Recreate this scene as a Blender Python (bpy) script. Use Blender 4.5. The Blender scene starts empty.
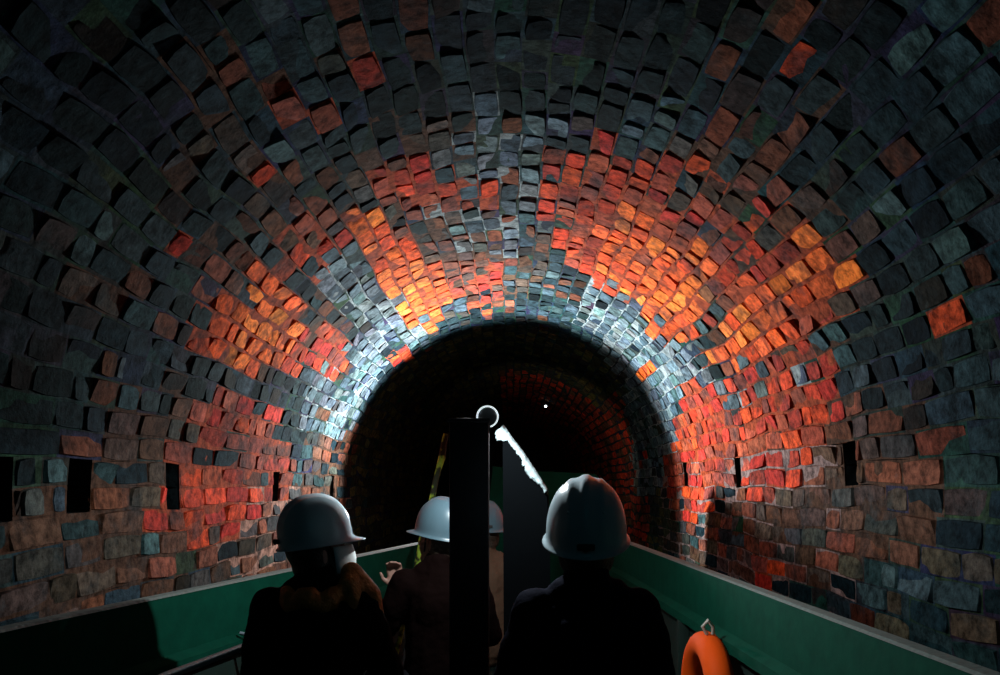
import bpy, bmesh, math, random
from mathutils import Vector, Matrix, noise
from math import pi, sin, cos, radians, sqrt, log, exp
random.seed(7)
S = bpy.context.scene
C = S.collection

# ------------------------------------------------------------------ materials
def mat(name, col, rough=.6, metal=0, bump=0, bscale=30, spec=.5, mottled=0, sheen=0):
    m = bpy.data.materials.new(name); m.use_nodes = True
    nt = m.node_tree; b = nt.nodes['Principled BSDF']
    b.inputs['Roughness'].default_value = rough; b.inputs['Metallic'].default_value = metal
    b.inputs['Specular IOR Level'].default_value = spec
    b.inputs['Base Color'].default_value = (*col, 1)
    if sheen: b.inputs['Sheen Weight'].default_value = sheen
    tc = nt.nodes.new('ShaderNodeTexCoord')
    n = nt.nodes.new('ShaderNodeTexNoise'); n.inputs['Scale'].default_value = bscale; n.inputs['Detail'].default_value = 6
    nt.links.new(tc.outputs['Object'], n.inputs['Vector'])
    if mottled:
        r = nt.nodes.new('ShaderNodeMix'); r.data_type = 'RGBA'
        r.inputs[6].default_value = (*[c*(1-mottled) for c in col], 1); r.inputs[7].default_value = (*[min(1, c*(1+mottled)) for c in col], 1)
        nt.links.new(n.outputs['Fac'], r.inputs[0]); nt.links.new(r.outputs[2], b.inputs['Base Color'])
    if bump:
        bp = nt.nodes.new('ShaderNodeBump'); bp.inputs['Strength'].default_value = bump; bp.inputs['Distance'].default_value = .01
        nt.links.new(n.outputs['Fac'], bp.inputs['Height']); nt.links.new(bp.outputs[0], b.inputs['Normal'])
    return m

def brick_mat():
    m = bpy.data.materials.new('brick'); m.use_nodes = True
    nt = m.node_tree; b = nt.nodes['Principled BSDF']; L = nt.links.new
    b.inputs['Roughness'].default_value = .8; b.inputs['Specular IOR Level'].default_value = .008
    at = nt.nodes.new('ShaderNodeAttribute'); at.attribute_name = 'bcol'
    tc = nt.nodes.new('ShaderNodeTexCoord')
    n = nt.nodes.new('ShaderNodeTexNoise'); n.inputs['Scale'].default_value = 22; n.inputs['Detail'].default_value = 9; n.inputs['Roughness'].default_value = .7
    L(tc.outputs['Object'], n.inputs['Vector'])
    rp = nt.nodes.new('ShaderNodeMapRange'); rp.inputs[1].default_value = .36; rp.inputs[2].default_value = .66; rp.inputs[3].default_value = .3; rp.inputs[4].default_value = 1.6
    L(n.outputs['Fac'], rp.inputs[0])
    mu = nt.nodes.new('ShaderNodeVectorMath'); mu.operation = 'SCALE'
    # soot blotches that run over several bricks
    n3 = nt.nodes.new('ShaderNodeTexNoise'); n3.inputs['Scale'].default_value = 4.5; n3.inputs['Detail'].default_value = 9; n3.inputs['Roughness'].default_value = .68
    L(tc.outputs['Object'], n3.inputs['Vector'])
    r3 = nt.nodes.new('ShaderNodeMapRange'); r3.inputs[1].default_value = .50; r3.inputs[2].default_value = .36; r3.inputs[3].default_value = 0; r3.inputs[4].default_value = .65
    L(n3.outputs['Fac'], r3.inputs[0])
    m3 = nt.nodes.new('ShaderNodeMix'); m3.data_type = 'RGBA'; m3.inputs[7].default_value = (.014, .026, .030, 1)
    L(r3.outputs[0], m3.inputs[0]); L(at.outputs['Color'], m3.inputs[6])
    L(m3.outputs[2], mu.inputs[0]); L(rp.outputs[0], mu.inputs['Scale'])
    # lime bloom in pale flecks
    n2 = nt.nodes.new('ShaderNodeTexNoise'); n2.inputs['Scale'].default_value = 9; n2.inputs['Detail'].default_value = 10; n2.inputs['Roughness'].default_value = .75
    L(tc.outputs['Object'], n2.inputs['Vector'])
    r2 = nt.nodes.new('ShaderNodeMapRange'); r2.inputs[1].default_value = .6; r2.inputs[2].default_value = .74; r2.inputs[3].default_value = 0; r2.inputs[4].default_value = .22
    L(n2.outputs['Fac'], r2.inputs[0])
    mx = nt.nodes.new('ShaderNodeMix'); mx.data_type = 'RGBA'; mx.inputs[7].default_value = (.13, .21, .23, 1)
    L(r2.outputs[0], mx.inputs[0]); L(mu.outputs[0], mx.inputs[6]); L(mx.outputs[2], b.inputs['Base Color'])
    bp = nt.nodes.new('ShaderNodeBump'); bp.inputs['Strength'].default_value = .6; bp.inputs['Distance'].default_value = .015
    L(n.outputs['Fac'], bp.inputs['Height']); L(bp.outputs[0], b.inputs['Normal'])
    return m
M = {
 'brick': brick_mat(),
 'green': mat('green_paint', (.002, .06, .036), .85, 0, .25, 14, spec=.08, mottled=.35),
 'dgreen': mat('dark_green_paint', (.003, .02, .014), .8, 0, .3, 12, mottled=.4),
 'worn': mat('worn_steel', (.13, .17, .155), .8, 0, .3, 60, mottled=.4),
 'rail': mat('rail_paint', (.32, .4, .46), .4, 0, .1, 60),
 'boards': mat('deck_boards', (.05, .045, .04), .8, 0, .4, 20, mottled=.4),
 'black': mat('tarred_timber', (.006, .007, .009), .8, 0, .4, 20, spec=.2),
 'tarp': mat('black_tarpaulin', (.0015, .002, .0025), .9, 0, .4, 8, spec=.02),
 'white': mat('white_cloth', (.3, .38, .39), .7, 0, .4, 25),
 'whitehelmet': mat('pale_helmet_shell', (.42, .53, .58), .22, 0, .03, 20),
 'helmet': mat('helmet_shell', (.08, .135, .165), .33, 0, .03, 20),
 'helmet_in': mat('helmet_lining', (.03, .03, .03), .8),
 'skin': mat('skin', (.30, .16, .12), .55, 0, .1, 60),
 'hair': mat('hair', (.03, .018, .01), .6, 0, .8, 80),
 'ginger': mat('ginger_hair', (.6, .2, .035), .55, 0, .8, 60, mottled=.4),
 'navy': mat('navy_cloth', (.003, .004, .012), .9, 0, .4, 40, spec=.05),
 'blackcloth': mat('black_cloth', (.005, .005, .005), .9, 0, .4, 40, spec=.05),
 'maroon': mat('dark_red_cloth', (.004, .0012, .001), .9, 0, .4, 40, spec=.05),
 'tan': mat('tan_cloth', (.11, .06, .037), .85, 0, .4, 40, spec=.2),
 'trouser': mat('trouser_cloth', (.012, .013, .018), .9, 0, .4, 40, spec=.2),
 'mask': mat('mask_cloth', (.62, .68, .68), .7, 0, .2, 60),
 'orange': mat('orange_cover', (.95, .1, .005), .7, 0, .2, 30, spec=.15),
 'rope': mat('pale_rope', (.6, .58, .5), .8, 0, .6, 120),
 'steel': mat('bare_steel', (.75, .8, .82), .25, .6, .1, 60),
 'soot': mat('sooty_housing', (.01, .01, .011), .6),
 'moss': mat('mossy_timber', (.22, .34, .03), .8, 0, .9, 18, mottled=1),
 'boot': mat('boot_leather', (.01, .01, .01), .6),
 'phone': mat('phone_case', (.1, .16, .2), .3),
}
_nt = M['moss'].node_tree; _mx = [n for n in _nt.nodes if n.bl_idname == 'ShaderNodeMix'][0]; _ns = [n for n in _nt.nodes if n.bl_idname == 'ShaderNodeTexNoise'][0]
_mr = _nt.nodes.new('ShaderNodeMapRange'); _mr.inputs[1].default_value = .44; _mr.inputs[2].default_value = .56; _nt.links.new(_ns.outputs['Fac'], _mr.inputs[0]); _nt.links.new(_mr.outputs[0], _mx.inputs[0])
_mx.inputs[6].default_value = (.02, .025, .008, 1)
def emis(name, col, s):
    m = bpy.data.materials.new(name); m.use_nodes = True; b = m.node_tree.nodes['Principled BSDF']
    b.inputs['Base Color'].default_value = (*col, 1); b.inputs['Emission Color'].default_value = (*col, 1); b.inputs['Emission Strength'].default_value = s
    return m
M['glow'] = emis('lamp_tube', (.85, .97, 1), .8)
M['lens'] = emis('lamp_lens', (.85, .95, 1), 6)
wm = bpy.data.materials.new('canal_water'); wm.use_nodes = True
b = wm.node_tree.nodes['Principled BSDF']; b.inputs['Base Color'].default_value = (.01, .02, .018, 1); b.inputs['Roughness'].default_value = .06
n = wm.node_tree.nodes.new('ShaderNodeTexNoise'); n.inputs['Scale'].default_value = 5
bp = wm.node_tree.nodes.new('ShaderNodeBump'); bp.inputs['Strength'].default_value = .3; bp.inputs['Distance'].default_value = .03
wm.node_tree.links.new(n.outputs['Fac'], bp.inputs['Height']); wm.node_tree.links.new(bp.outputs[0], b.inputs['Normal'])
M['water'] = wm

# ------------------------------------------------------------------ helpers
def obj(name, bm, m, parent=None, smooth=True, loc=None):
    me = bpy.data.meshes.new(name); bm.normal_update(); bm.to_mesh(me); bm.free()
    for mm in (m if isinstance(m, (list, tuple)) else [m]): me.materials.append(M[mm])
    if smooth:
        me.polygons.foreach_set('use_smooth', [True]*len(me.polygons))
        try: me.set_sharp_from_angle(angle=radians(38))
        except Exception: pass
    o = bpy.data.objects.new(name, me); C.objects.link(o)
    if parent: o.parent = parent
    if loc: o.location = loc
    return o
def tag(o, label=None, cat=None, group=None, kind=None):
    if label: o['label'] = label
    if cat: o['category'] = cat
    if group: o['group'] = group
    if kind: o['kind'] = kind
    return o
def thing(name, loc, label, cat, rz=0, group=None):
    o = bpy.data.objects.new(name, None); C.objects.link(o); o.empty_display_size = .1
    o.location = loc; o.rotation_euler = (0, 0, rz)
    return tag(o, label, cat, group)
def box(bm, c, d, rot=None, bev=.004):
    r = bmesh.ops.create_cube(bm, size=1)
    mtx = Matrix.Translation(c) @ (rot.to_4x4() if rot else Matrix()) @ Matrix.Diagonal((*d, 1))
    bmesh.ops.transform(bm, matrix=mtx, verts=r['verts'])
    if bev:
        es = list({e for v in r['verts'] for e in v.link_edges})
        bmesh.ops.bevel(bm, geom=es, offset=min(bev, min(d)*.4), segments=2, affect='EDGES', profile=.5)
def tube(bm, pts, rad, seg=12, closed=False):
    pts = [Vector(p) for p in pts]; n = len(pts)
    rads = rad if isinstance(rad, (list, tuple)) else [rad]*n
    rings = []; up = None
    for i, p in enumerate(pts):
        a = pts[(i-1) % n] if (closed or i > 0) else p; c = pts[(i+1) % n] if (closed or i < n-1) else p
        t = (c-a).normalized()
        if up is None: up = Vector((0, 0, 1)) if abs(t.z) < .9 else Vector((1, 0, 0))
        u = (up - t*up.dot(t)).normalized(); up = u; w = t.cross(u)
        rings.append([bm.verts.new(p + (u*cos(2*pi*k/seg) + w*sin(2*pi*k/seg))*rads[i]) for k in range(seg)])
    for i in range(n if closed else n-1):
        A, B = rings[i], rings[(i+1) % n]
        for k in range(seg): bm.faces.new((A[k], A[(k+1) % seg], B[(k+1) % seg], B[k]))
    if not closed:
        bm.faces.new(list(reversed(rings[0]))); bm.faces.new(rings[-1])
def capsule(bm, a, b, ra, rb, flat=1, seg=14):
    "tapered round-ended limb"
    a = Vector(a); b = Vector(b); t = b-a; L = t.length or 1e-4; t = t/L
    up = Vector((0, 1, 0)) if abs(t.y) < .8 else Vector((0, 0, 1))
    u = (up - t*up.dot(t)).normalized(); w = t.cross(u)
    prof = [(-ra*cos(k*pi/8), ra*sin(k*pi/8)) for k in range(1, 5)] + [(L+rb*cos(k*pi/8), rb*sin(k*pi/8)) for k in range(4, 0, -1)]
    rings = []
    for z, r in prof: rings.append([bm.verts.new(a+t*z+(u*cos(2*pi*k/seg)*flat+w*sin(2*pi*k/seg))*r) for k in range(seg)])
    p0 = bm.verts.new(a-t*ra); p1 = bm.verts.new(b+t*rb)
    for k in range(seg):
        k2 = (k+1) % seg
        bm.faces.new((p0, rings[0][k2], rings[0][k])); bm.faces.new((p1, rings[-1][k], rings[-1][k2]))
        for i in range(len(rings)-1): bm.faces.new((rings[i][k], rings[i][k2], rings[i+1][k2], rings[i+1][k]))
def ball(bm, c, r, rot=None, seg=20):
    q = bmesh.ops.create_uvsphere(bm, u_segments=seg, v_segments=seg*2//3, radius=1)
    bmesh.ops.transform(bm, matrix=Matrix.Translation(c) @ (rot.to_4x4() if rot else Matrix()) @ Matrix.Diagonal((*r, 1)), verts=q['verts'])
def remesh(o, v, sm=3):
    r = o.modifiers.new('fuse', 'REMESH'); r.mode = 'VOXEL'; r.voxel_size = v; r.use_smooth_shade = True
    s = o.modifiers.new('soften', 'SMOOTH'); s.factor = .5; s.iterations = sm

# ------------------------------------------------------------------ brick tunnel
R = 1.5; ARC = pi*R; LOW = 1.3
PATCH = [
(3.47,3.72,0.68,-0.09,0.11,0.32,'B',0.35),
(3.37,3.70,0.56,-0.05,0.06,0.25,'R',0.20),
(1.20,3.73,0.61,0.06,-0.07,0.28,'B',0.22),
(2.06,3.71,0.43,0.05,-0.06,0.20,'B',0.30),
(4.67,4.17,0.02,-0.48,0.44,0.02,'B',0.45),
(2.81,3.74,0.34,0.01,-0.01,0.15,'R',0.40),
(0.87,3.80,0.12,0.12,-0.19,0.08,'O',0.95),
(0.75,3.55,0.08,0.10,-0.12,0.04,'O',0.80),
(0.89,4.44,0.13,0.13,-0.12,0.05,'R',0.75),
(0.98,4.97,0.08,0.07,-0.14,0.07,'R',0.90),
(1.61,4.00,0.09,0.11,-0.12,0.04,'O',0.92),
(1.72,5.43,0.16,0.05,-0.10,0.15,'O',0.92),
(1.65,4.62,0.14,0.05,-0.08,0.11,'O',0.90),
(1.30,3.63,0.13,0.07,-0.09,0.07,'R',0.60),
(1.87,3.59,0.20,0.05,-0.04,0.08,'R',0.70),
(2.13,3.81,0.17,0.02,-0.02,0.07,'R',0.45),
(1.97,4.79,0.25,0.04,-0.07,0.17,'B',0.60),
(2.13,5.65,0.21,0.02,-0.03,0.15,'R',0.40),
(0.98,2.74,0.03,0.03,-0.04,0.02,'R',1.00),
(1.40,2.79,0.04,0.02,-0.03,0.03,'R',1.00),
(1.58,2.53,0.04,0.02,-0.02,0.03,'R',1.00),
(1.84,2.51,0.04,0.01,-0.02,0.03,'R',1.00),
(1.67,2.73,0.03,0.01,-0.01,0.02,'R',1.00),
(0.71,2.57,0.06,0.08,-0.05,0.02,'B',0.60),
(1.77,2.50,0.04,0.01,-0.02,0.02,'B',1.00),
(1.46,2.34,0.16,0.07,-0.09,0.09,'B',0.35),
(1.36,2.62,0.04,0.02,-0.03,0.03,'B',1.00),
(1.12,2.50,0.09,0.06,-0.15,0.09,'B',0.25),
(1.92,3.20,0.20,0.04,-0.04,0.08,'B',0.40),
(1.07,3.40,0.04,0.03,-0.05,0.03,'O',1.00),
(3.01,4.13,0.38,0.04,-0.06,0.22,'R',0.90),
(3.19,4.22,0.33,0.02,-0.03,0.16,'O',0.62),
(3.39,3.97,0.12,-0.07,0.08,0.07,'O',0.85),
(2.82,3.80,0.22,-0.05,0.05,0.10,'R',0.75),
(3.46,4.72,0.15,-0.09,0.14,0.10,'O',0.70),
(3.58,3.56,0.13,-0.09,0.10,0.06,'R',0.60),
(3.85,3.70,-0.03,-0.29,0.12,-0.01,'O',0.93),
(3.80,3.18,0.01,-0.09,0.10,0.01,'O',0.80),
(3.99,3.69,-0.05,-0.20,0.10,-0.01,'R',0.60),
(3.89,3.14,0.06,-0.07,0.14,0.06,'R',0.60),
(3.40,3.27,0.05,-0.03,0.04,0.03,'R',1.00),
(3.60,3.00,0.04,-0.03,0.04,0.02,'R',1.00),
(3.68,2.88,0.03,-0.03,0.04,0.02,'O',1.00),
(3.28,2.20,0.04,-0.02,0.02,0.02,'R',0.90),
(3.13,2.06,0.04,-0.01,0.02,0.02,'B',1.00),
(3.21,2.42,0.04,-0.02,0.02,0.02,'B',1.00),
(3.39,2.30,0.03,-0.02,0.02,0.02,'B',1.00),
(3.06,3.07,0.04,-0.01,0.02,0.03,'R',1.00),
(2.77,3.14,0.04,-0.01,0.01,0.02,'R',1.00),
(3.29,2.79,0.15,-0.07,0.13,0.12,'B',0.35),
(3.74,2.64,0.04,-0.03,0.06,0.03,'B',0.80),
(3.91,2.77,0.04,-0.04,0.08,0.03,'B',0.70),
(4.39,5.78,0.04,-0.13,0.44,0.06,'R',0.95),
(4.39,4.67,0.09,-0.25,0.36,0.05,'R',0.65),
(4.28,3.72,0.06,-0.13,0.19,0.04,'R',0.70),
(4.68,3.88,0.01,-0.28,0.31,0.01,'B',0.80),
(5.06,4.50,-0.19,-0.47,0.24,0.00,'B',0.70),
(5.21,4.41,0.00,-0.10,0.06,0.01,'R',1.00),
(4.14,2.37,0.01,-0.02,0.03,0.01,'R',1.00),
(4.65,6.25,0.01,-0.17,0.33,0.02,'R',0.80),
(0.12,4.23,0.03,0.22,-0.27,0.02,'R',0.88),
(-0.14,3.81,-0.03,0.19,-0.15,0.00,'R',0.50),
(0.39,4.03,0.06,0.14,-0.11,0.02,'R',0.70),
(0.07,3.21,0.01,0.17,-0.38,0.02,'B',0.30),
(-0.28,2.88,-0.12,0.38,-0.27,0.00,'B',0.55),
(-0.31,5.36,-0.10,0.29,-0.43,0.00,'B',0.50),
(0.39,6.21,0.05,0.13,-0.39,0.07,'B',0.60),
(0.62,2.40,0.04,0.06,-0.06,0.02,'B',0.60),
(1.44,4.94,0.12,0.29,-0.21,0.04,'G',0.92),
(0.91,5.59,0.26,0.12,-0.15,0.14,'G',0.80),
(0.61,5.75,0.09,0.14,-0.21,0.06,'G',0.50),
(3.52,5.85,0.50,0.02,-0.02,0.21,'G',0.93),
(4.04,5.63,0.13,-0.18,0.20,0.06,'G',0.70),
(4.14,7.35,0.10,-0.16,0.66,0.16,'G',0.85),
(4.17,4.57,-0.03,-0.25,0.10,-0.00,'G',0.70),
(4.57,4.98,0.01,-0.08,0.14,0.01,'G',0.80),
(3.06,5.67,0.20,-0.07,0.10,0.13,'G',0.70),
(4.06,4.64,-0.08,-0.29,0.09,-0.01,'G',0.60),
(2.31,3.34,0.20,0.00,-0.00,0.07,'G',0.70),
(2.40,3.06,0.20,-0.00,0.00,0.08,'G',0.35),
(2.29,4.74,0.31,0.01,-0.02,0.26,'B',0.50),
(2.30,3.92,0.36,0.01,-0.01,0.21,'G',0.30),
(0.61,2.93,0.02,0.02,-0.04,0.01,'W',1.00),
(1.14,2.70,0.03,0.02,-0.04,0.02,'W',0.80),
(2.46,2.63,0.60,-0.03,0.02,0.14,'D',0.50),
(1.17,1.86,0.29,0.18,-0.16,0.10,'D',0.40),
(3.65,6.34,0.05,-0.04,0.05,0.03,'O',1.00),
(1.24,5.64,0.07,0.04,-0.05,0.04,'G',1.00),
(1.31,6.55,0.09,0.05,-0.06,0.04,'R',0.70),
]
PATCH.sort(key=lambda q: 'DBGROW'.index(q[6]))
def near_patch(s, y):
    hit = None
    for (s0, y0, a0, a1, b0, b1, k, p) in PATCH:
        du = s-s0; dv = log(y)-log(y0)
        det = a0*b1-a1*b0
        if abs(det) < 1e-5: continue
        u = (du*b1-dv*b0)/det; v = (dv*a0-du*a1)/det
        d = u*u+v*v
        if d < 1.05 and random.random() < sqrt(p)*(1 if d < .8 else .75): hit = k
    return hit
def jit(c, a=.25):
    f = 1+random.uniform(-a, a); return [max(0, x*f*(1+random.uniform(-.1, .1))) for x in c]
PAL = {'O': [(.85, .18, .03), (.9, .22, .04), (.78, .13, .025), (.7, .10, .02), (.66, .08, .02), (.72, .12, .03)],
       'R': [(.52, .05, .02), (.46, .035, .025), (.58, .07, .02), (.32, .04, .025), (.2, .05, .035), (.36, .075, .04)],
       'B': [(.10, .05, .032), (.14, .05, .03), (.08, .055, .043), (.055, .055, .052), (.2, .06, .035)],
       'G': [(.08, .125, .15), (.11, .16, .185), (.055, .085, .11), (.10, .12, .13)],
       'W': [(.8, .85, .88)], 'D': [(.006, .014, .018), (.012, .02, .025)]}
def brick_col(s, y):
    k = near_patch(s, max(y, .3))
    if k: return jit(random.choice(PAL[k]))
    n = noise.noise(Vector((s*1.1, y*.8, 3)))
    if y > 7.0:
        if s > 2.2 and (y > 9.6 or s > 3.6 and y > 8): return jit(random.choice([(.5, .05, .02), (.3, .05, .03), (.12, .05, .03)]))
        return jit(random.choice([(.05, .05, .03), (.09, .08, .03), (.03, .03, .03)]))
    r = random.random(); dk = 1.0*max(.35, .75+1.3*noise.noise(Vector((s*2.1, y*1.6, 30))))
    def q(c): return jit([v*dk for v in c], .4)
    if r < .10+.25*n: return q((.11, .04, .022))
    if s < -.15 or s > ARC+.2:
        if r < .5: return q((.075, .06, .04))
    if r < .55: return q((.021, .044, .052))
    if r < .72: return q((.045, .078, .088))
    if r < .9: return q((.008, .020, .028))
    return q((.045, .036, .032))
def section(s):
    "point and inward normal on the tunnel profile"
    if s < 0: return Vector((-R, 0, s)), Vector((1, 0, 0))
    if s > ARC: return Vector((R, 0, ARC-s)), Vector((-1, 0, 0))
    a = pi-s/R
    return Vector((R*cos(a), 0, R*sin(a))), Vector((-cos(a), 0, -sin(a)))
def surf(s, y, h):
    ds = .028*noise.noise(Vector((s*1.7, y*2.1, 21))); dy = .03*noise.noise(Vector((s*2.0, y*1.5, 52)))
    p, n = section(s+ds)
    w = .022*noise.noise(Vector((s*.9, y*.7, 9))) + .012*noise.noise(Vector((s*2.3, y*2, 4)))
    q = p + n*(h+w); q.y = y+dy
    return q
CH = .1
NC = int(round((ARC+2*LOW)/CH)); ch = (ARC+2*LOW)/NC
BL = .27; Y0 = -.9; Y1 = 24.0
NICHE = []
for (sx, yy) in ((0, 3.36), (0, 4.83), (0, 2.62), (0, 2.2), (1, 3.3), (1, 4.93), (1, 6.4), (1, 1.95), (0, 6.3)):
    NICHE.append((.0 if not sx else ARC-.1, yy))
BMS = {k: bmesh.new() for k in ('wall_left', 'ceiling', 'wall_right')}
LAY = {k: b.loops.layers.float_color.new('bcol') for k, b in BMS.items()}
def paint(f, lay, c):
    for l in f.loops: l[lay] = (c[0], c[1], c[2], 1)
rng = random.Random(3)
for i in range(NC):
    s0 = -LOW+i*ch; s1 = s0+ch; sm = (s0+s1)/2
    key = 'wall_left' if sm < .3 else ('wall_right' if sm > ARC-.3 else 'ceiling')
    bm = BMS[key]; lay = LAY[key]
    off = (i % 2)*BL/2 + rng.uniform(-.03, .03)
    y = Y0+off-BL; row = []
    bl = BL
    while y < Y1:
        bl = (BL if key != 'ceiling' else .185)*rng.choice([1, 1, 1, .6, .9, 1.12]) if y < 9 else BL
        row.append((y, y+bl)); y += bl
    ho = []
    for (ns, ny) in NICHE:
        if abs(sm-ns) < ch*1.01:
            na, nb = ny-.07, ny+.07; ho.append((na, nb)); new = []
            for (ya, yb) in row:
                if yb <= na or ya >= nb: new.append((ya, yb))
                else:
                    if ya < na-.03: new.append((ya, na))
                    if yb > nb+.03: new.append((nb, yb))
            row = sorted(new+[(na, nb)])
            # close slivers against the niche
            row2 = []
            for q, (ya, yb) in enumerate(row):
                if q+1 < len(row): yb = row[q+1][0]
                row2.append((ya, yb))
            ix = [q for q, r_ in enumerate(row) if r_ == (na, nb)][0]
            row2[ix] = (na, nb)
            if ix+1 < len(row2): row2[ix+1] = (nb, row2[ix+1][1])
            row = row2
    for (ya, yb) in row:
        ym = (ya+yb)/2
        hole = False
        hole = (ya, yb) in ho
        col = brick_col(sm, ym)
        if hole:
            dep = -.2
            o4 = [surf(s0, ya, -.012), surf(s1, ya, -.012), surf(s1, yb, -.012), surf(s0, yb, -.012)]
            i4 = [surf(s0, ya, dep), surf(s1, ya, dep), surf(s1, yb, dep), surf(s0, yb, dep)]
            ov = [bm.verts.new(p) for p in o4]; iv = [bm.verts.new(p) for p in i4]
            for q in ((0, 3, 7, 4), (3, 2, 6, 7), (2, 1, 5, 6), (1, 0, 4, 5), (4, 7, 6, 5)):
                vs = [(ov+iv)[t] for t in q]
                if q in ((3, 2, 6, 7), (1, 0, 4, 5)) or q[0] == 4 or True:
                    f = bm.faces.new(vs); paint(f, lay, (.015, .017, .018))
            continue
        # mortar bed
        kk = near_patch(sm, max(ym, .3)); pale = kk == 'G' and rng.random() < .5
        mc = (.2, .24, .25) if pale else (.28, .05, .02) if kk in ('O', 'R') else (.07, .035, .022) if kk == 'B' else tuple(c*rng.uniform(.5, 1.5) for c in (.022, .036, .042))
        if sm > ARC-.25 and 3.3 < ym < 7.5 and rng.random() < .5: mc = (.22, .15, .14)
        if sm < -.02 and 4 < ym < 7 and rng.random() < .4: mc = (.3, .16, .12)
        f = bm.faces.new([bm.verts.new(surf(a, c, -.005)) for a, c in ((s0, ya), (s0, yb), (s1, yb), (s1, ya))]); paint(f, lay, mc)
        # brick face, worn and rounded
        g = .002+rng.uniform(0, .003); g2 = .006
        h = rng.gauss(.0, .0025); tilt = rng.gauss(0, .003); tilt2 = rng.gauss(0, .004)
        NU, NV = (3, 2) if ym < 9 else (1, 1)
        a0, a1 = s0+g, s1-g; b0, b1 = ya+g, yb-g
        outer = {}; 
        for u in range(NU+3):
            for v in range(NV+3):
                fu = (0, *[(t/NU) for t in range(NU+1)], 1)[u]; fv = (0, *[(t/NV) for t in range(NV+1)], 1)[v]
                edge = u in (0, NU+2) or v in (0, NV+2)
                ins = 0 if edge else 1
                yy = b0+(b1-b0)*fu; ss = a0+(a1-a0)*fv
                if u == 1: yy += g2
                if u == NU+1: yy -= g2
                if v == 1: ss += g2*.8
                if v == NV+1: ss -= g2*.8
                corner = (u in (0, 1, NU+1, NU+2)) and (v in (0, 1, NV+1, NV+2))
                if corner:
                    yy += (.005 if u < 2 else -.005); ss += (.004 if v < 2 else -.004)
                hh = -.012 if edge else h+tilt*(fu-.5)*2+tilt2*(fv-.5)*2+.006*noise.noise(Vector((ss*13, yy*9, i)))
                wy = .006*noise.noise(Vector((ss*12, yy*8, 40+i))); ws = .005*noise.noise(Vector((ss*11, yy*9, 80+i)))
                outer[u, v] = bm.verts.new(surf(ss+ws, yy+wy, hh))
        for u in range(NU+2):
            for v in range(NV+2):
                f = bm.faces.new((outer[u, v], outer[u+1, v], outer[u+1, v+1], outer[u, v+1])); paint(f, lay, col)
for k, bm in BMS.items():
    # solid outer shell behind the bricks
    lo, hi = {'wall_left': (-LOW, .3), 'ceiling': (.3, ARC-.3), 'wall_right': (ARC-.3, ARC+LOW)}[k]
    lay = LAY[k]; n = 14
    for j in range(n):
        f = bm.faces.new([bm.verts.new(surf(lo+(hi-lo)*a/n, y, -.3)) for a, y in ((j, Y0), (j, Y1), (j+1, Y1), (j+1, Y0))]); paint(f, lay, (.02, .02, .02))
    tag(obj(k, bm, 'brick'), kind='structure')
# far brick stopping wall and near closure of the bore, and the water
bm = bmesh.new()
for sgn, yy in ((1, Y1-.1), ):
    vs = [bm.verts.new((x, yy, z)) for x, z in ((-1.7, -1.3), (1.7, -1.3), (1.7, 1.7), (-1.7, 1.7))]; bm.faces.new(vs)
    ret = bmesh.ops.extrude_face_region(bm, geom=bm.faces[:]); bmesh.ops.translate(bm, vec=(0, .2, 0), verts=[v for v in ret['geom'] if isinstance(v, bmesh.types.BMVert)])
tag(obj('wall_far', bm, 'soot', smooth=False), kind='structure')
WZ = -.95
bm = bmesh.new(); bmesh.ops.create_grid(bm, x_segments=4, y_segments=20, size=1)
bmesh.ops.transform(bm, matrix=Matrix.Translation((0, (Y0+Y1)/2, WZ)) @ Matrix.Diagonal((1.62, (Y1-Y0)/2, 1, 1)), verts=bm.verts)
tag(obj('floor', bm, 'water'), kind='structure')

# ------------------------------------------------------------------ the boat
GZ = -.38; FZ = -1.31; BY = 6.3
def lerp_tab(t, tab):
    for (a, va), (b_, vb) in zip(tab, tab[1:]):
        if t <= b_: return va+(vb-va)*(t-a)/(b_-a)
    return tab[-1][1]
LT = [(-.8, -1.30), (.9, -1.37), (1.97, -1.34), (4.67, -.685), (6.3, -.30), (7.4, .28)]
RT = [(-.8, 1.02), (1.0, .98), (1.52, .95), (5.0, .80), (6.3, .70), (7.4, .30)]
boat = thing('passenger_boat', (0, 2.5, FZ), 'open green steel passenger boat filling the brick tunnel, people seated aboard', 'boat')
def bobj(name, bm, m, lab=None, smooth=True):
    bmesh.ops.translate(bm, vec=(0, -2.5, -FZ), verts=bm.verts)
    o = obj(name, bm, m, boat, smooth)
    if lab: o['label'] = lab
    return o
def strip(bm, tab, prof, y0=-.8, y1=7.4, n=60, s=1, close=True):
    "sweep a cross-section (inset, z) along the side line"
    rows = []
    for k in range(n+1):
        y = y0+(y1-y0)*k/n; x = lerp_tab(y, tab)
        rows.append([bm.verts.new((x+s*a, y, z)) for a, z in prof])
    m_ = len(prof)
    for k in range(n):
        for j in range(m_ if close else m_-1):
            j2 = (j+1) % m_
            bm.faces.new((rows[k][j], rows[k][j2], rows[k+1][j2], rows[k+1][j]) if s > 0 else (rows[k][j2], rows[k][j], rows[k+1][j], rows[k+1][j2]))
    if close: bm.faces.new(rows[0] if s < 0 else rows[0][::-1]); bm.faces.new(rows[-1])
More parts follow.
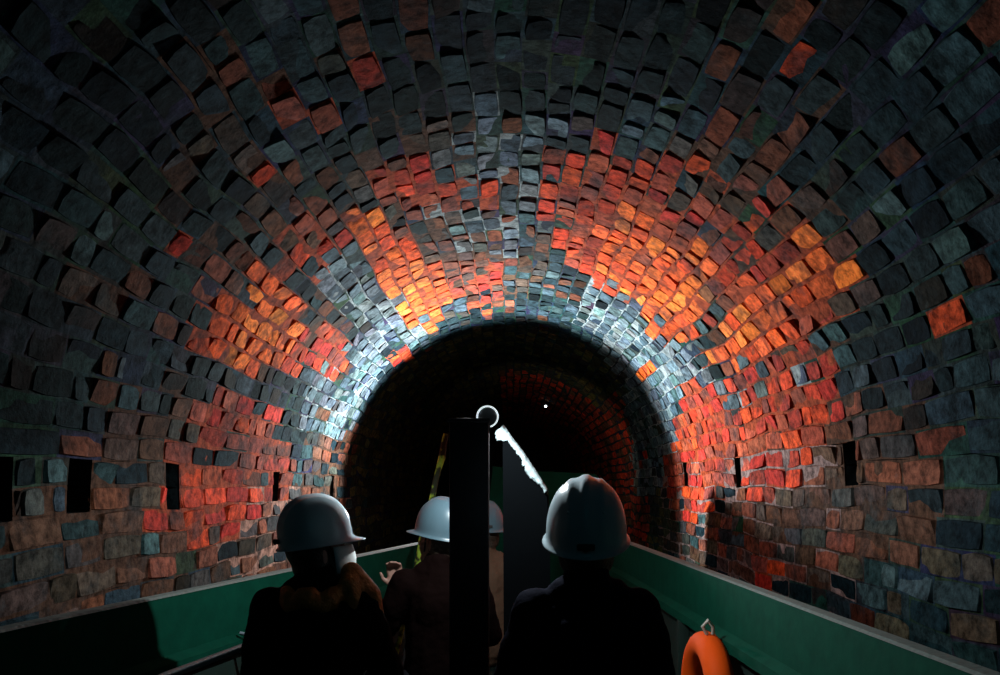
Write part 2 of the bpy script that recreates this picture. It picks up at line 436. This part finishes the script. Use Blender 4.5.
for tab, s, nm in ((LT, 1, 'left'), (RT, -1, 'right')):
    bm = bmesh.new(); strip(bm, tab, [(-.03, GZ), (.012, GZ), (.012, GZ-.2), (.05, GZ-.22), (.05, GZ-.26), (-.03, GZ-.26)], s=s)
    bobj('gunwale', bm, 'green', 'green inner side band under the %s edge of the boat' % nm)
    bm = bmesh.new(); strip(bm, tab, [(-.035, GZ+.001), (-.032, GZ+.008), (.008, GZ+.008), (.016, GZ+.001)], s=s)
    bobj('rubbing_edge', bm, 'worn', 'worn pale steel edge along the %s gunwale' % nm)
    bm = bmesh.new(); strip(bm, tab, [(-.03, GZ-.26), (.0, GZ-.26), (.03, FZ), (0, FZ)], s=s)
    bobj('hull_side', bm, 'dgreen')
bm = bmesh.new()
rows = []
for k in range(41):
    y = -.8+8.2*k/40; rows.append([bm.verts.new((lerp_tab(y, LT)+.02, y, FZ)), bm.verts.new((lerp_tab(y, RT)-.02, y, FZ))])
for a, c in zip(rows, rows[1:]): bm.faces.new((a[0], a[1], c[1], c[0]))
ret = bmesh.ops.extrude_face_region(bm, geom=bm.faces[:]); bmesh.ops.translate(bm, vec=(0, 0, -.03), verts=[v for v in ret['geom'] if isinstance(v, bmesh.types.BMVert)])
bobj('hull_bottom', bm, 'boards', smooth=False)
bm = bmesh.new()   # sloping-shouldered bulkhead at the bow
pts = [(-.27, FZ), (.68, FZ), (.68, GZ), (.80, GZ-.02), (.74, .04), (.66, .1), (.24, .12), (.2, -.1), (-.27, GZ)]
pts = [(-.27, FZ), (.68, FZ), (.69, GZ), (.86, GZ+.02), (.80, .0), (.70, .11), (.24, .13), (-.14, .17), (-.2, GZ), (-.27, GZ)]
fr = [bm.verts.new((x, 6.18, z)) for x, z in pts]; f = bm.faces.new(fr)
ret = bmesh.ops.extrude_face_region(bm, geom=[f]); bmesh.ops.translate(bm, vec=(0, .06, 0), verts=[v for v in ret['geom'] if isinstance(v, bmesh.types.BMVert)])
bmesh.ops.recalc_face_normals(bm, faces=bm.faces)
bobj('bulkhead', bm, 'green', 'green bulkhead standing above the gunwale at the bow', smooth=False)
# pale grab rail inside the left side
bm = bmesh.new()
rp = [(-1.0-.0, 1.2, -.55), (-.99, 2.17, -.545), (-.90, 2.6, -.545), (-.82, 2.95, -.545)]
rp = [(lerp_tab(y, LT)+ .30 - .03*(y-2.2), y, -.545) for y in (.6, 1.2, 1.8, 2.17, 2.6, 2.95)]
tube(bm, rp, .013, 10)
rail = bobj('grab_rail', bm, 'rail', 'pale blue-grey grab rail inside the left side')
for p in rp[1::2]:
    bm = bmesh.new(); xw = lerp_tab(p[1], LT)+.04
    tube(bm, [(p[0], p[1], p[2]), ((p[0]+xw)/2, p[1], p[2]-.05), (xw, p[1], p[2]-.03)], .007, 8)
    bmesh.ops.translate(bm, vec=(0, -2.5, -FZ), verts=bm.verts)
    obj('rail_bracket', bm, 'rail', rail)
# stiffening rib and locker on the right side
for y in (1.7, 2.5, 3.6):
    bm = bmesh.new(); box(bm, (lerp_tab(y, RT)-.03, y, -.85), (.05, .05, .42)); bobj('side_rib', bm, 'dgreen')

# ------------------------------------------------------------------ timber post, ring, lamp, board, cloth
post = thing('timber_post', (-.14, 2.6, FZ), 'tall black timber post upright in the middle of the boat', 'post')
bm = bmesh.new(); box(bm, (0, 0, .765), (.135, .09, 1.53), bev=.008); obj('shaft', bm, 'black', post)
bm = bmesh.new(); box(bm, (0, 0, 1.537), (.145, .1, .015), bev=.004); obj('cap', bm, 'black', post)
bm = bmesh.new(); box(bm, (0, 0, .02), (.26, .22, .04)); obj('base_plate', bm, 'soot', post)

lamp = thing('ring_lamp', (-.078, 2.60, .232), 'small round lamp with a thin bright rim standing on top of the black post', 'lamp')
bm = bmesh.new(); RR = .036
tube(bm, [(RR*cos(2*pi*k/40), 0, .012+RR*sin(2*pi*k/40)+.0) for k in range(40)], .0028, 10, closed=True); obj('bright_rim', bm, 'glow', lamp)
bm = bmesh.new()
r_ = [bm.verts.new((.033*cos(2*pi*k/32), 0.004, .012+.033*sin(2*pi*k/32))) for k in range(32)]; r2 = [bm.verts.new((.026*cos(2*pi*k/32), .03, .012+.026*sin(2*pi*k/32))) for k in range(32)]
bm.faces.new(r_); bm.faces.new(r2[::-1])
for k in range(32): bm.faces.new((r_[k], r_[(k+1) % 32], r2[(k+1) % 32], r2[k]))
bmesh.ops.recalc_face_normals(bm, faces=bm.faces)
obj('housing', bm, 'soot', lamp)
bm = bmesh.new(); box(bm, (-.0, .0, -.03), (.02, .012, .02), bev=.002); obj('bracket', bm, 'soot', lamp)

board = thing('sloping_screen', (.07, 3.06, FZ), 'black screen board with a steeply sloping top edge right of the post', 'screen')
TOP = [(-.030, .245), (.0, .20), (.05, .135), (.10, .06), (.150, -.02)]
bm = bmesh.new()
out = [(x-.07, z-FZ) for x, z in TOP] + [(.165-.07, -.3-FZ), (.165-.07, .02), (-.022-.07, .02)]
f = bm.faces.new([bm.verts.new((x, .0, z)) for x, z in out])
ret = bmesh.ops.extrude_face_region(bm, geom=[f]); bmesh.ops.translate(bm, vec=(0, .03, 0), verts=[v for v in ret['geom'] if isinstance(v, bmesh.types.BMVert)])
bmesh.ops.recalc_face_normals(bm, faces=bm.faces)
obj('panel', bm, 'tarp', board, smooth=False)
for x, zt in ((-.0, .15), (.14, -.03)):
    bm = bmesh.new(); box(bm, (x-.07, .05, (zt-FZ)/2), (.04, .035, zt-FZ)); obj('upright', bm, 'black', board)
bm = bmesh.new(); rows = []; NP = 70
for k in range(NP+1):
    t = k/NP; i = min(3, int(t*4)); u = t*4-i
    x = TOP[i][0]*(1-u)+TOP[i+1][0]*u; z = TOP[i][1]*(1-u)+TOP[i+1][1]*u
    w = .012+.024*max(0, sin(t*pi*3.2+.5))+.006*noise.noise(Vector((k*.35, 0, 0)))
    w *= 1 if t < .62 else .62
    rows.append([])
    for j in range(9):
        q = j/8
        if q < .7:
            s_ = 1-q/.7; d = w*s_*1.5; xx = x-d*.72; zz = z-d*.62+.004; yy = -.008-.009*sin(q/.7*pi)-.006*(noise.noise(Vector((k*.3, q*4, 5))))
        else:
            s_ = (q-.7)/.3; xx = x+.006*sin(s_*pi); zz = z+.008-.02*s_*s_; yy = -.004+.045*s_
        rows[-1].append(bm.verts.new((xx, yy, zz+.003*noise.noise(Vector((k*.4, j*.5, 1))))))
for a, c in zip(rows, rows[1:]):
    for j in range(8): bm.faces.new((a[j], a[j+1], c[j+1], c[j]))
cl = obj('crumpled_cloth', bm, 'white', loc=(0, 3.06, 0))
sol = cl.modifiers.new('thick', 'SOLIDIFY'); sol.thickness = .003
tag(cl, 'crumpled bright white cloth draped along the sloping top of the black screen', 'cloth')

# moss streaked pole leaning left of the post
mp = bmesh.new()
pts = []; rr = []
for k in range(24):
    t = k/23
    pts.append((-.70+.34*t+.008*noise.noise(Vector((k*.6, 2, 0))), 4.25, -1.2+1.50*t)); rr.append(.016+.018*noise.noise(Vector((k*1.3, 5, 0))))
tube(mp, pts, rr, 9)
tag(obj('leaning_pole', mp, 'moss'), 'thin leaning pole streaked yellow-green, left of the black post', 'pole')

# ------------------------------------------------------------------ lifebuoy on the right
lb = thing('lifebuoy', (.79, 3.0, -.88), 'bright orange ring float standing on edge inside the right side of the boat', 'lifebuoy', rz=radians(-1))
bm = bmesh.new(); tube(bm, [(0, .245*cos(2*pi*k/48), .245*sin(2*pi*k/48)) for k in range(48)], .055, 18, closed=True); obj('float', bm, 'orange', lb)
bm = bmesh.new(); tube(bm, [(-.012, -.04, .30), (-.03, -.045, .33), (-.012, -.05, .355), (.01, -.045, .33), (.01, -.04, .30)], .008, 8); obj('grab_rope', bm, 'rope', lb)
# ------------------------------------------------------------------ benches
def bench(x, y, w, z, label):
    t = thing('bench', (x, y, FZ), label, 'bench')
    h = z-FZ
    bm = bmesh.new()
    for k in range(3): box(bm, (0, -.13+.13*k, h-.02), (w, .12, .035))
    obj('seat', bm, 'boards', t)
    for sx in (-1, 1):
        bm = bmesh.new(); box(bm, (sx*(w/2-.05), 0, (h-.04)/2), (.04, .3, h-.04)); obj('leg', bm, 'dgreen', t)
    return t

# ------------------------------------------------------------------ people
def helmet(parent, hz, yaw, sc, pitch=0, mtl='helmet'):
    a, b_, h_ = .118, .142, .172
    bm = bmesh.new(); NU, NV = 64, 18; rows = []
    def dome(u, v, e=0):
        ph = 2*pi*u/NU; th = (pi/2)*(v/NV)
        rr = sin(th)**.86; zz = cos(th)**.9
        x = a*rr*cos(ph); y = b_*rr*sin(ph)
        z = h_*zz
        lift = 0
        for xc, w, am in ((0, .015, .006), (-.047, .008, .0035), (.047, .008, .0035)):
            lift += am*exp(-((x-xc)/w)**4)*(1 if v < NV*.78 else max(0, 1-(v/NV-.78)/.15))
        return Vector((x*(1+lift*2), y*(1+lift*5), z+lift))
    top = bm.verts.new((0, 0, h_+.006))
    for v in range(1, NV+1): rows.append([bm.verts.new(dome(u, v)) for u in range(NU)])
    # flared skirt and brim, longer at the front (+y)
    for e, dz in ((.003, -.008), (.009, -.014), (.012, -.017)):
        ring = []
        for u in range(NU):
            ph = 2*pi*u/NU; f = max(0, sin(ph))**3
            ex = e*(1+3.2*f)
            ring.append(bm.verts.new(((a+ex)*cos(ph), (b_+ex)*sin(ph), dz*(1+.5*f))))
        rows.append(ring)
    for u in range(NU): bm.faces.new((top, rows[0][u], rows[0][(u+1) % NU]))
    for p, q in zip(rows, rows[1:]):
        for u in range(NU): bm.faces.new((p[u], q[u], q[(u+1) % NU], p[(u+1) % NU]))
    o = obj('helmet', bm, mtl, parent); o.location = hz; o.rotation_euler = (pitch, 0, yaw); o.scale = (sc, sc, sc)
    s_ = o.modifiers.new('thick', 'SOLIDIFY'); s_.thickness = .003; s_.offset = -1
    bm = bmesh.new()
    for sx in (-1, 1): tube(bm, [(sx*.105, .02, -.005), (sx*.082, .035, -.05), (sx*.055, .05, -.10)], .004, 6)
    tube(bm, [(-.055, .05, -.10), (0, .06, -.118), (.055, .05, -.10)], .004, 6)
    obj('chin_strap', bm, 'blackcloth', o)
    bm = bmesh.new(); box(bm, (0, -b_-.004, .018), (.05, .012, .018), bev=.004); ball(bm, (0, -b_-.01, .018), (.012, .008, .012)); obj('ratchet', bm, 'helmet_in', o)
    for x_, z_ in ((-.047, .103), (.047, .103)):
        bm = bmesh.new(); ball(bm, (x_, -.103, z_), (.007, .007, .007), seg=12); obj('vent_stud', bm, mtl, o)
    return o

def hand(bm, w, d, side, s=1, curl=.5):
    "palm, four unequal bent fingers and a side thumb; w wrist, d forward direction"
    d = Vector(d).normalized(); up = Vector((0, 0, 1)) if abs(d.z) < .8 else Vector((0, 1, 0))
    r = d.cross(up).normalized(); u = r.cross(d)
    w = Vector(w)
    for q in (-.024, -.008, .008, .024): capsule(bm, w+r*q*.6, w+d*.078*s+r*q, .017*s, .013*s)
    for q, ln in ((-.03, .058), (-.0105, .074), (.0095, .08), (.029, .07)):
        f0 = w+d*.08*s+r*q; f1 = f0+(d*cos(curl*.6)-u*sin(curl*.6))*ln*.45*s; f2 = f1+(d*cos(curl*1.6)-u*sin(curl*1.6))*ln*.32*s; f3 = f2+(d*cos(curl*2.4)-u*sin(curl*2.4))*ln*.26*s
        capsule(bm, f0, f1, .0098, .0088, seg=10); capsule(bm, f1, f2, .0088, .008, seg=10); capsule(bm, f2, f3, .008, .0068, seg=10)
    t0 = w+d*.025*s-r*side*.024; t1 = t0+(d*.6-r*side*.7-u*.2).normalized()*.042; t2 = t1+(d*.9-r*side*.25-u*.3).normalized()*.03
    capsule(bm, t0, t1, .0135, .0105, seg=10); capsule(bm, t1, t2, .0105, .0085, seg=10)

def person(loc, sc, yaw, headyaw, label, jacket, hair='hair', mask=False, arms=None, scarf=None, longhair=False, pitch=0, hsc=1.0, shell='helmet'):
    P = thing('person', loc, label, 'person', rz=yaw); P.scale = (sc, sc, sc)
    A = arms or {}
    sh = {-1: Vector((-.15, -.02, .53)), 1: Vector((.15, -.02, .53))}
    el = {s: Vector(A.get(s, {}).get('el', (s*.235, .06, .28))) for s in (-1, 1)}
    wr = {s: Vector(A.get(s, {}).get('wr', (s*.13, .27, .19))) for s in (-1, 1)}
    Rz = Matrix.Rotation(headyaw, 3, 'Z'); Rx = Matrix.Rotation(pitch, 3, 'X')
    HC = Vector((0, .015, .715))
    def hp(v): return HC + Rz @ (Rx @ Vector(v))
    hr = (Rz @ Rx)
    bm = bmesh.new()
    ball(bm, hp((0, -.008, .035)), (.074, .092, .088), hr); ball(bm, hp((0, .028, -.02)), (.058, .062, .082), hr)   # skull, face
    capsule(bm, hp((-.028, .05, -.078)), hp((.028, .05, -.078)), .024, .024); capsule(bm, hp((0, .07, -.088)), hp((0, .068, -.08)), .018, .018)
    capsule(bm, hp((0, .088, .015)), hp((0, .107, -.022)), .008, .013); capsule(bm, hp((-.012, .098, -.024)), hp((.012, .098, -.024)), .008, .008)
    capsule(bm, hp((-.02, .083, -.052)), hp((.02, .083, -.052)), .007, .007); capsule(bm, hp((-.018, .08, -.062)), hp((.018, .08, -.062)), .007, .007)
    capsule(bm, hp((-.045, .078, .028)), hp((.045, .078, .028)), .009, .009)
    for s in (-1, 1):
        ball(bm, hp((s*.03, .083, .008)), (.012, .009, .009), hr, 12)
        ball(bm, hp((s*.076, -.005, -.005)), (.009, .018, .031), hr, 12)
        ball(bm, hp((s*.042, .058, -.028)), (.022, .022, .028), hr, 12)
    capsule(bm, (0, -.015, .5), hp((0, -.012, -.04)), .056, .052)
    capsule(bm, (0, 0, .1), (0, -.02, .3), .13, .115, .75); capsule(bm, (0, -.02, .3), (0, -.025, .45), .12, .125, .72)
    capsule(bm, sh[-1]*.8+Vector((0, 0, .1)), sh[1]*.8+Vector((0, 0, .1)), .05, .05)
    for s in (-1, 1):
        capsule(bm, sh[s], el[s], .052, .038); capsule(bm, el[s], wr[s], .038, .025)
        hand(bm, wr[s], A.get(s, {}).get('dir', (-.15*s, .9, -.2)), s, curl=A.get(s, {}).get('curl', .4))
        capsule(bm, (s*.09, .02, .09), (s*.13, .44, .1), .085, .058); capsule(bm, (s*.13, .44, .1), (s*.14, .46, -.3), .056, .034)
        capsule(bm, (s*.14, .44, -.34), (s*.15, .6, -.36), .035, .028)
    o = obj('body', bm, 'skin', P); remesh(o, .0065, 2)
    # jacket
    bm = bmesh.new()
    capsule(bm, (0, 0, .09), (0, -.02, .3), .17, .155, .8); capsule(bm, (0, -.02, .28), (0, -.025, .45), .155, .16, .78)
    capsule(bm, (-.13, -.022, .515), (.13, -.022, .515), .078, .078); capsule(bm, (-.05, -.02, .56), (.05, -.02, .56), .065, .065)
    capsule(bm, (0, -.018, .53), (0, -.02, .63), .105, .072); capsule(bm, (-.07, -.02, .575), (.07, -.02, .575), .06, .06)
    for s in (-1, 1):
        m1 = (sh[s]+el[s])/2+Vector((s*.006, -.01, 0))
        capsule(bm, sh[s], m1, .076, .068); capsule(bm, m1, el[s], .068, .06); capsule(bm, el[s], wr[s]-(wr[s]-el[s])*.06, .06, .042)
        for q in (.25, .5, .75): ball(bm, el[s].lerp(wr[s], q)+Vector((0, 0, .004)), (.052-.008*q,)*3, seg=12)
    o = obj('jacket', bm, jacket, P); remesh(o, .010, 3)
    # folds
    tx = bpy.data.textures.new('folds', 'CLOUDS'); tx.noise_scale = .09
    d_ = o.modifiers.new('folds', 'DISPLACE'); d_.texture = tx; d_.strength = .022; d_.mid_level = .5; d_.texture_coords = 'LOCAL'
    bm = bmesh.new()
    for s in (-1, 1):
        capsule(bm, (s*.085, .0, .09), (s*.13, .44, .1), .105, .075); capsule(bm, (s*.13, .44, .1), (s*.14, .46, -.27), .074, .055)
    capsule(bm, (-.07, 0, .09), (.07, 0, .09), .11, .11)
    o = obj('trousers', bm, 'trouser', P); remesh(o, .012, 3)
    for s in (-1, 1):
        bm = bmesh.new(); capsule(bm, (s*.14, .45, -.2), (s*.14, .45, -.33), .052, .048); capsule(bm, (s*.14, .45, -.34), (s*.15, .61, -.355), .048, .04)
        o = obj('boot', bm, 'boot', P); remesh(o, .01, 2)
    # hair: back and sides under the helmet
    bm = bmesh.new()
    ball(bm, hp((0, -.028, .03)), (.084, .088, .09), hr)
    for s in (-1, 1): ball(bm, hp((s*.06, -.02, -.005)), (.026, .04, .06), hr)
    ball(bm, hp((0, -.05, -.03)), (.066, .05, .07), hr)
    if longhair:
        for q in range(9):
            ax = -.07+.0175*q
            capsule(bm, hp((ax, -.055, -.02)), hp((ax*1.5, -.04-.01*(q % 2), -.20)), .03, .02)
    o = obj('hair', bm, hair, P); remesh(o, .008, 2)
    if mask:
        bm = bmesh.new()
        NU_, NV_ = 14, 8; g = []
        for i in range(NV_+1):
            row = []
            for j in range(NU_+1):
                t = (j/NU_-.5)*2; z = .012-.095*i/NV_
                bulge = .10+.018*(1-abs(t))*(1-abs(i/NV_-.45)*1.2)
                row.append(bm.verts.new(hp((.078*sin(t*1.35), bulge*cos(t*1.35)+.012, z+.012*abs(t)))))
            g.append(row)
        for i in range(NV_):
            for j in range(NU_): bm.faces.new((g[i][j], g[i+1][j], g[i+1][j+1], g[i][j+1]))
        o = obj('face_mask', bm, 'mask', P); o.modifiers.new('t', 'SOLIDIFY').thickness = .003
    if scarf:
        bm = bmesh.new()
        tube(bm, [(.098*cos(2*pi*k/28), -.012+.1*sin(2*pi*k/28), .575+.02*sin(k*1.3)+.01*sin(2*pi*k/28)) for k in range(28)], [.034+.007*sin(k*1.9) for k in range(28)], 12, closed=True)
        capsule(bm, (.12, -.01, .65), (.175, -.01, .57), .04, .05); capsule(bm, (.175, -.01, .57), (.205, .0, .44), .05, .038); capsule(bm, (.12, -.05, .62), (.15, -.06, .53), .036, .036)
        o = obj('scarf', bm, scarf, P); remesh(o, .008, 2); o['label'] = 'orange-brown scarf over the shoulder'
    helmet(P, hp((0, -.004, .052)), headyaw, 1.0*hsc, pitch, shell)
    return P

def seat_at(px, y, top, **kw): pass
BZ = -.90
# left passenger, looking right
person((-.64, 2.5, BZ+.0), .945, 0, radians(-62), 'person at left in white helmet facing right, pale mask, dark coat, orange-brown scarf', 'blackcloth', mask=True, scarf='ginger', hair='hair', hsc=.92, pitch=radians(8), shell='whitehelmet')
# behind the post on the left, half hidden
person((-.30, 3.2, BZ), .92, radians(4), radians(58), 'person left of the black post, half hidden, pale helmet and dark red coat, hand raised', 'maroon',
       arms={-1: dict(el=(-.25, .02, .33), wr=(-.205, .05, .50), dir=(-.1, .2, 1), curl=.7)}, pitch=radians(10), hsc=.95)
# glimpsed between the post and the screen
person((-.135, 4.0, BZ), .885, 0, radians(10), 'person glimpsed between black post and black screen, white helmet and tan coat', 'tan')
# right passenger, largest, seen from behind
person((.235, 2.3, BZ-.01), 1.0, 0, radians(-6), 'largest person right of centre seen from behind, white helmet and navy coat', 'navy', hsc=1.04, pitch=radians(17), shell='whitehelmet')
bench(-.64, 2.5, .62, BZ-.09, 'low slatted bench under the person facing right')
bench(-.38, 3.2, .60, BZ-.09, 'low slatted bench under the dark red coat left of the post')
bench(-.18, 4.0, .5, BZ-.09, 'low slatted bench beside the foot of the black screen')
bench(.30, 2.3, .66, BZ-.09, 'low slatted bench under the person in the navy coat')
# ------------------------------------------------------------------ floodlamp on the bow frame
LX, LY, LZ = -.37, 7.1, .28
fl = thing('floodlight', (LX, LY, FZ), 'work light on a tall stand hidden in the bow behind the black post', 'lamp')
bm = bmesh.new(); tube(bm, [(0, 0.06, 0), (0, .06, LZ-FZ-.02)], .018, 10); obj('stand', bm, 'soot', fl)
bm = bmesh.new(); box(bm, (0, .05, LZ-FZ), (.12, .05, .08), bev=.008); obj('housing', bm, 'soot', fl)
bm = bmesh.new(); box(bm, (0, .022, LZ-FZ), (.10, .006, .06), bev=.002); obj('lens', bm, 'lens', fl)

def spot(name, loc, to, energy, ang, blend, col, size=.05):
    l = bpy.data.lights.new(name, 'SPOT'); l.energy = energy; l.spot_size = radians(ang); l.spot_blend = blend; l.color = col; l.shadow_soft_size = size
    o = bpy.data.objects.new(name, l); C.objects.link(o); o.location = loc
    o.rotation_euler = (Vector(to)-Vector(loc)).to_track_quat('-Z', 'Y').to_euler(); return o
def point(name, loc, energy, col, size=.03):
    l = bpy.data.lights.new(name, 'POINT'); l.energy = energy; l.color = col; l.shadow_soft_size = size
    o = bpy.data.objects.new(name, l); C.objects.link(o); o.location = loc; return o
for az_, pol, e in ((-28, 47, .8), (8, 48, 1.1), (42, 46, 1.1), (76, 44, .95), (108, 43, .95), (142, 42, 1), (175, 41, 1), (208, 41, .7)):
    a_, p_ = radians(az_), radians(pol-3)
    spot('bow_floodlight', (LX, LY, LZ), (LX+sin(p_)*cos(a_), LY-cos(p_), LZ+sin(p_)*sin(a_)), (560 if az_ < 100 else 460)*e, 79, 1, (.92, .99, 1), .09)
spot('post_lamp', (-.078, 2.69, .275), (-.078, 2.69, -1), 34, 175, .15, (.9, .98, 1), .012)
spot('tail_lamp', (.0, 8.4, .2), (1.7, 11.5, .8), 16, 130, 1, (1, .8, .6))
point('teal_fill', (.1, -.5, .9), 1.5, (.04, .6, .8), .25)  # added unseen fill behind the camera, tints near walls and shadows teal

w = bpy.data.worlds.new('dark'); S.world = w; w.use_nodes = True
w.node_tree.nodes['Background'].inputs[0].default_value = (.25, .6, .8, 1); w.node_tree.nodes['Background'].inputs[1].default_value = .004

dl = thing('tunnel_lamp', (.57, 12, 1.27), 'tiny distant white lamp on the dark tunnel vault', 'lamp')
bm = bmesh.new(); box(bm, (0, .03, .04), (.09, .06, .06), bev=.01); obj('housing', bm, 'soot', dl)
bm = bmesh.new(); ball(bm, (0, -.01, .02), (.02, .018, .018), seg=12); obj('lens', bm, 'lens', dl)

# ------------------------------------------------------------------ camera
cd = bpy.data.cameras.new('camera'); cam = bpy.data.objects.new('camera', cd); C.objects.link(cam)
cam.location = (0, 0, 0); cam.rotation_euler = (pi/2, 0, 0)
cd.sensor_width = 36; cd.lens = 27; cd.shift_x = -.010; cd.shift_y = (487-337.5)/1000; cd.clip_start = .02
S.camera = cam
v = S.view_settings; v.view_transform = 'Standard'; v.look = 'None'; v.gamma = 1; v.use_curve_mapping = False; v.exposure = .08
